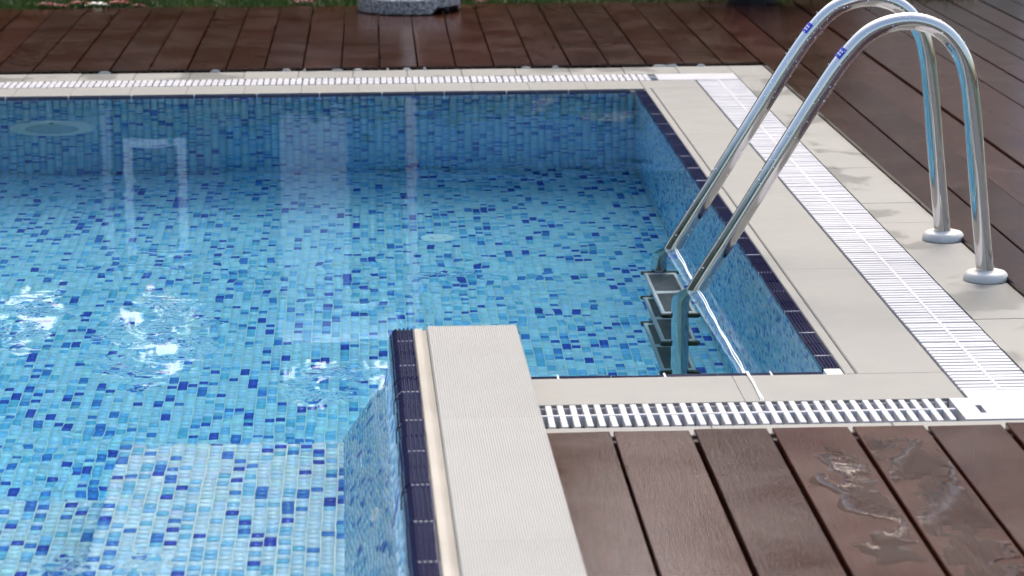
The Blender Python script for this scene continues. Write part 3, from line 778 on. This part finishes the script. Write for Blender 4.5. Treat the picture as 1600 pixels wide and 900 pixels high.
cn = MB(); K = 64; lv = [(1.72, 0.155), (1.76, 0.165), (1.9, 0.15), (2.15, 0.12), (2.4, 0.085), (2.58, 0.05), (2.64, 0.028)]
for h, r in lv:
    for k in range(K):
        a = 2*math.pi*k/K; q = r*(1+0.28*math.cos(8*a)+0.06*math.sin(3*a+h*4)); cn.v.append((q*math.cos(a), q*math.sin(a), h+(0.03*math.cos(8*a) if h < 1.8 else 0)))
for i in range(len(lv)-1):
    for k in range(K): a, b_ = i*K+k, i*K+(k+1) % K; cn.f.append((a, b_, b_+K, a+K))
cn.f.append(tuple((len(lv)-1)*K+k for k in range(K))); cn.f.append(tuple(range(K-1, -1, -1)))
cn.build("canopy", mat("cream_canvas", (0.68, 0.66, 0.60), 0.85), o, True)

# ------------------------------------------------------------------ foliage
def leaf_quads(C, size, rng):
    N = len(C); d = rng.normal(size=(N, 3)); d /= np.linalg.norm(d, axis=1)[:, None]
    e = np.cross(d, rng.normal(size=(N, 3))); e /= np.linalg.norm(e, axis=1)[:, None]
    s_ = (size*rng.uniform(0.6, 1.4, N))[:, None]
    V = np.stack([C-d*s_, C+e*s_*0.45, C+d*s_, C-e*s_*0.45], 1).reshape(-1, 3)
    return V, np.arange(4*N).reshape(-1, 4)

def pot_plant():
    o = empty("plant_pot", (1.745, 12.86, DK)); tag(o, "black round plant pot standing at the far end of the deck", "plant pot")
    p = MB().lathe([(0.115, 0.0), (0.118, 0.01), (0.150, 0.27), (0.162, 0.275), (0.162, 0.30), (0.150, 0.30), (0.146, 0.26)], n=40).build("pot", M_BLACK, o); smooth_by_angle(p.data, 35)
    rng = np.random.default_rng(4); C = rng.normal(size=(900, 3))*np.array((0.13, 0.13, 0.17))+np.array((0, 0, 0.52)); C[:, 2] = np.maximum(C[:, 2], 0.29)
    V, Q = leaf_quads(C, 0.035, rng); tag(link("foliage", np_mesh("foliage", V, Q, M_LEAF), o), kind="stuff")
    MB().tube([(0, 0, 0.24), (0.01, 0, 0.40), (-0.02, 0.01, 0.55)], [0.012, 0.009, 0.004], 8).build("stem", M_BARK, o)
pot_plant()

def grass():
    rng = np.random.default_rng(5); N = 15000
    x = rng.uniform(-2.6, 2.8, N); y = 12.912+rng.random(N)**1.6*1.6; h = rng.uniform(0.03, 0.085, N)
    a = rng.uniform(0, 6.28, N); wv = 0.0028; dx, dy = np.cos(a)*wv, np.sin(a)*wv; lx, ly = rng.normal(0, 0.025, N), rng.normal(-0.008, 0.02, N)
    V = np.stack([np.stack([x-dx, y-dy, np.full(N, -0.03)], 1), np.stack([x+dx, y+dy, np.full(N, -0.03)], 1),
                  np.stack([x+lx+dx*0.3, y+ly, -0.03+h], 1), np.stack([x+lx-dx*0.3, y+ly, -0.03+h], 1)], 1).reshape(-1, 3)
    tag(link("grass", np_mesh("grass", V, np.arange(4*N).reshape(-1, 4), M_GRASS)), "short green grass growing behind the far deck", "grass", kind="stuff")
grass()

def flower(x, y, z, mt, label, r=0.035, seed=0):
    rng = np.random.default_rng(seed); o = empty("flower", (x, y, -0.03)); tag(o, label, "flower", "flowers in the bed behind the deck")
    hz = z+0.03
    MB().tube([(0, 0.02, 0), (0.004, 0.01, hz*0.6), (0, 0, hz)], 0.0025, 6).build("stem", M_GRASS, o)
    b = MB()
    for k in range(22):
        a = k*2.4; t_ = (k/22)**0.5; q = r*t_; c = Vector((q*math.cos(a), q*math.sin(a), hz+0.010*(1-t_*t_)))
        d = Vector((math.cos(a), math.sin(a), 0.5-0.3*t_)).normalized(); s_ = d.cross(Vector((0, 0, 1))).normalized(); L = 0.022
        b.add([c, c+d*L*0.6+s_*L*0.5, c+d*L, c+d*L*0.6-s_*L*0.5], [(0, 1, 2, 3)])
    b.build("blossom", mt, o)
    C = rng.normal(size=(26, 3))*np.array((0.03, 0.02, 0.012))+np.array((0, 0.02, 0.022)); V, Q = leaf_quads(C, 0.018, rng)
    link("leaf", np_mesh("leaf", V, Q, M_GRASS), o)
M_RED = mat("red_petal", (0.26, 0.003, 0.008), 0.5); M_PET = mat("white_petal", (0.8, 0.8, 0.74), 0.5); M_DKRED = mat("crimson_petal", (0.16, 0.003, 0.014), 0.5)
fx = lambda px: (px-576.2)/4387*12.95
for i, (px, z, mt, lab, r) in enumerate([
        (68, 0.018, M_DKRED, "dark red flower nearest the left frame edge behind the deck", 0.035),
        (88, 0.010, M_DKRED, "dark red flower second from the left frame edge", 0.030),
        (121, 0.022, M_RED, "bright red flower just left of the white flower", 0.045),
        (146, 0.016, M_PET, "white flower between two red flowers behind the deck", 0.042),
        (180, 0.022, M_RED, "bright red flower just right of the white flower", 0.045),
        (212, 0.006, M_DKRED, "small dark red flower right of the bright red flowers", 0.022),
        (466, 0.018, M_DKRED, "crimson flower left of the granite parasol base", 0.045),
        (744, 0.012, M_DKRED, "small crimson flower right of the granite parasol base", 0.02)]):
    flower(fx(px), 12.955, z, mt, lab, r, 60+i)

# the garden behind, above the frame: seen mirrored in water, boards and steel
GAPS = [(-0.124, 12.35, 0.014, 0.70), (-0.082, 12.75, 0.021, 1.05), (-0.014, 13.80, 0.028, 0.52), (0.122, 19.0, 0.050, 4.6)]  # leaf gaps shaped so mirrored sky lands on the ripples and near boards
def keep(C):
    """open gaps in the crowns through which the sky shines"""
    az = C[:, 0]/C[:, 1]; el = np.degrees(np.arctan2(C[:, 2]+1.4, C[:, 1])); k = np.ones(len(C), bool)
    rg = np.random.default_rng(77).random(len(C))
    for a, e, ra, re in GAPS: k &= (((az-a)/ra)**2+((el-e)/re)**2 > 0.75+0.5*rg) | (rg < 0.10)
    return k
def tree(label, x, y, h, r, n, seed):
    rng = np.random.default_rng(seed); o = empty("tree", (x, y, -0.03)); tag(o, label, "tree", "trees behind the garden hedge")
    MB().tube([(0, 0, 0), (0.06, 0, h*0.3), (-0.04, 0.05, h*0.6), (0.02, 0, h*0.9)], [0.17, 0.13, 0.09, 0.03], 10).build("trunk", M_BARK, o, True)
    cs = []
    for k in range(9):
        a = rng.uniform(0, 6.28); t_ = rng.uniform(0.3, 0.75); e = Vector((math.cos(a)*r*0.7, math.sin(a)*r*0.7, h*t_+r*0.45)); cs.append(e)
        MB().tube([(0, 0, h*t_), e*0.5+Vector((0, 0, h*t_*0.5)), e], [0.06, 0.04, 0.015], 7).build("limb", M_BARK, o, True)
    cl_ = [np.array(c) for c in cs]+[np.array((rng.normal(0, r*0.4), rng.normal(0, r*0.4), rng.uniform(h*0.22, h))) for _ in range(16)]
    C = np.concatenate([c+rng.normal(size=(n//len(cl_), 3))*r*0.30 for c in cl_]); C = C[C[:, 2] > 0.15]
    C = C[keep(C+np.array((x, y, 0)))]
    V, Q = leaf_quads(C, 0.13, rng); tag(link("crown", np_mesh("crown", V, Q, M_LEAF), o), kind="stuff")
for i, (x, y, h, r) in enumerate([(-4.6, 20.0, 6.4, 2.0), (-2.3, 21.0, 7.0, 2.0), (-0.2, 20.2, 6.6, 2.0), (1.35, 21.5, 5.0, 1.5), (3.6, 24, 7.5, 2.0), (-7.5, 21.0, 7.0, 2.2)]):
    tree(["broad dark tree behind the shed", "tall dark tree above the shed roof", "dark tree behind the pale pillar", "small dark tree beside the house",
          "tall tree rising behind the house", "dark tree at the far left of the garden"][i], x, y, h, r, 9000, 100+i)
def hedge(label, y, hh, N, seed, dy=0.28):
    rng = np.random.default_rng(seed); o = empty("hedge", (0, y, -0.03)); tag(o, label, "hedge")
    C = np.stack([rng.uniform(-9, 2.7, N), rng.normal(0, dy, N), rng.random(N)*hh], 1); C[:, 2] += 0.04*hh*np.sin(C[:, 0]*5)
    C = C[keep(C+np.array((0, y, 0)))]
    V, Q = leaf_quads(C, 0.12, rng); tag(link("foliage", np_mesh("foliage", V, Q, M_LEAF), o), kind="stuff")
    for k in range(14): x = -8.6+k*0.83; MB().tube([(x, 0, 0), (x+0.05, 0, hh*0.4), (x, 0, hh*0.7)], [0.05, 0.035, 0.01], 7).build("stem", M_BARK, o)
hedge("tall dark green hedge behind the added blue wall", 18.9, 3.4, 15000, 9)
def added_side_hedge():  # out-of-view hedge, added so the steel rails mirror something dark
    rng = np.random.default_rng(12); o = empty("hedge", (-7.0, 4.0, -0.03)); tag(o, "tall dark hedge along the left side of the pool terrace", "hedge")
    N = 16000; C = np.stack([rng.normal(0, 0.35, N), rng.uniform(-9, 9, N), rng.random(N)*4.2], 1)
    V, Q = leaf_quads(C, 0.15, rng); tag(link("foliage", np_mesh("foliage", V, Q, M_LEAF), o), kind="stuff")
    for k in range(12): y = -8.5+k*1.55; MB().tube([(0, y, 0), (0.06, y, 1.6), (0, y+0.05, 3.2)], [0.06, 0.04, 0.01], 7).build("stem", M_BARK, o)
added_side_hedge()
hedge("low row of dark green shrubs in front of the garden wall", 16.55, 1.03, 10000, 10, 0.16)  # shrub row put in out of view, so the far boards mirror dark

def window(parent, x0, x1, y, z0, z1, fw=0.03, mull=False):
    f = MB()
    for a, b_, c, d in ((x0, x1, z1-fw, z1), (x0, x1, z0, z0+fw), (x0, x0+fw, z0+fw+0.0005, z1-fw-0.0005), (x1-fw, x1, z0+fw+0.0005, z1-fw-0.0005)):
        f.box(a, b_, y-0.05, y+0.02, c, d)
    if mull: f.box((x0+x1)/2-0.012, (x0+x1)/2+0.012, y-0.03, y+0.02, z0+fw+0.0005, z1-fw-0.0005)
    w_ = f.build("window", M_WHITE, parent)
    MB().box(x0+fw*0.5, x1-fw*0.5, y-0.012, y-0.004, z0+fw*0.5, z1-fw*0.5).build("pane", M_GLASS, w_); return w_
# shed with the white window that mirrors in the pool
sh = empty("garden_shed", (-2.0, 17.0, -0.03)); tag(sh, "grey boarded garden shed with a narrow white window", "shed")
S0 = (-2.0, 17.0, -0.03)
MB().box(-1.6, 1.05, 0.03, 1.5, 0, 2.06).build("wall", M_SHED, sh)
for k in range(13): MB().box(-1.6+k*0.204+0.003, -1.6+(k+1)*0.204-0.003, 0.0, 0.0295, 0, 2.05).build("board", M_SHED, sh)
MB().prism_x([(-0.12, 2.066), (1.62, 2.066), (1.62, 2.16), (-0.12, 2.11)], -1.75, 1.2).build("roof", M_SHED, sh)
wx = lambda px: (px-576.2)/4387*17.0
window(sh, wx(181)+2.0, wx(278)+2.0, -0.005, 1.23, 1.97, 0.05)
MB().box(wx(149)+2.0, wx(161)+2.0, -0.06, -0.002, 0.9, 2.0).build("downpipe", M_PILLAR, sh)
gw = empty("reflector_wall", (0, 18.0, -0.03)); tag(gw, "low pale blue rendered garden wall behind the lawn", "wall")  # wall added out of view, so the far water mirrors pale blue
MB().box(-9, 2.6, 0, 0.25, 0, 1.58).build("render", M_REFLWALL, gw); MB().box(-9.03, 2.63, -0.04, 0.29, 1.582, 1.64, 0.01).build("coping", M_REFLWALL, gw)
# pillar with a white cap
pi = empty("gate_pillar", (wx(478), 17.0, -0.03)); tag(pi, "pale rendered square pillar with a broad white cap", "pillar")
hw = (wx(531)-wx(425))/2
MB().box(-hw, hw, 0, 2*hw, 0, 2.36, 0.01).build("shaft", M_PILLAR, pi)
MB().box(-hw-0.03, hw+0.30, -0.03, 2*hw+0.03, 2.362, 2.50, 0.03).build("cap", M_WHITE, pi)
# house to the right
ho = empty("house", (5.4, 16.2, -0.03)); tag(ho, "beige rendered two storey house with clay roof", "house")
MB().box(-2.55, 3.2, 0.0, 7, 0, 5.6).build("wall", M_RENDER, ho)
rf = MB().prism_x([(-0.6, 5.602), (7.6, 5.602), (3.5, 7.4)], -2.95, 3.6).build("roof", M_ROOF, ho)
MB().box(0.8, 1.3, 3.0, 3.5, 6.6, 8.0).build("chimney", M_RENDER, rf)
for x in (-1.6, 0.3, 1.9): window(ho, x, x+0.9, -0.01, 3.6, 4.8, 0.06, True)
for x in (0.3, 1.9): window(ho, x, x+0.9, -0.01, 0.9, 2.2, 0.06, True)
d_ = MB().box(-1.6, -0.7, -0.05, -0.002, 0, 2.1, 0.01).build("door", M_WHITE, ho)
MB().lathe([(0.02, 0.05), (0.03, 0.08), (0.01, 0.1)], (-0.8, 0, 1.0), 14, 'y').build("handle", M_STEEL, d_)
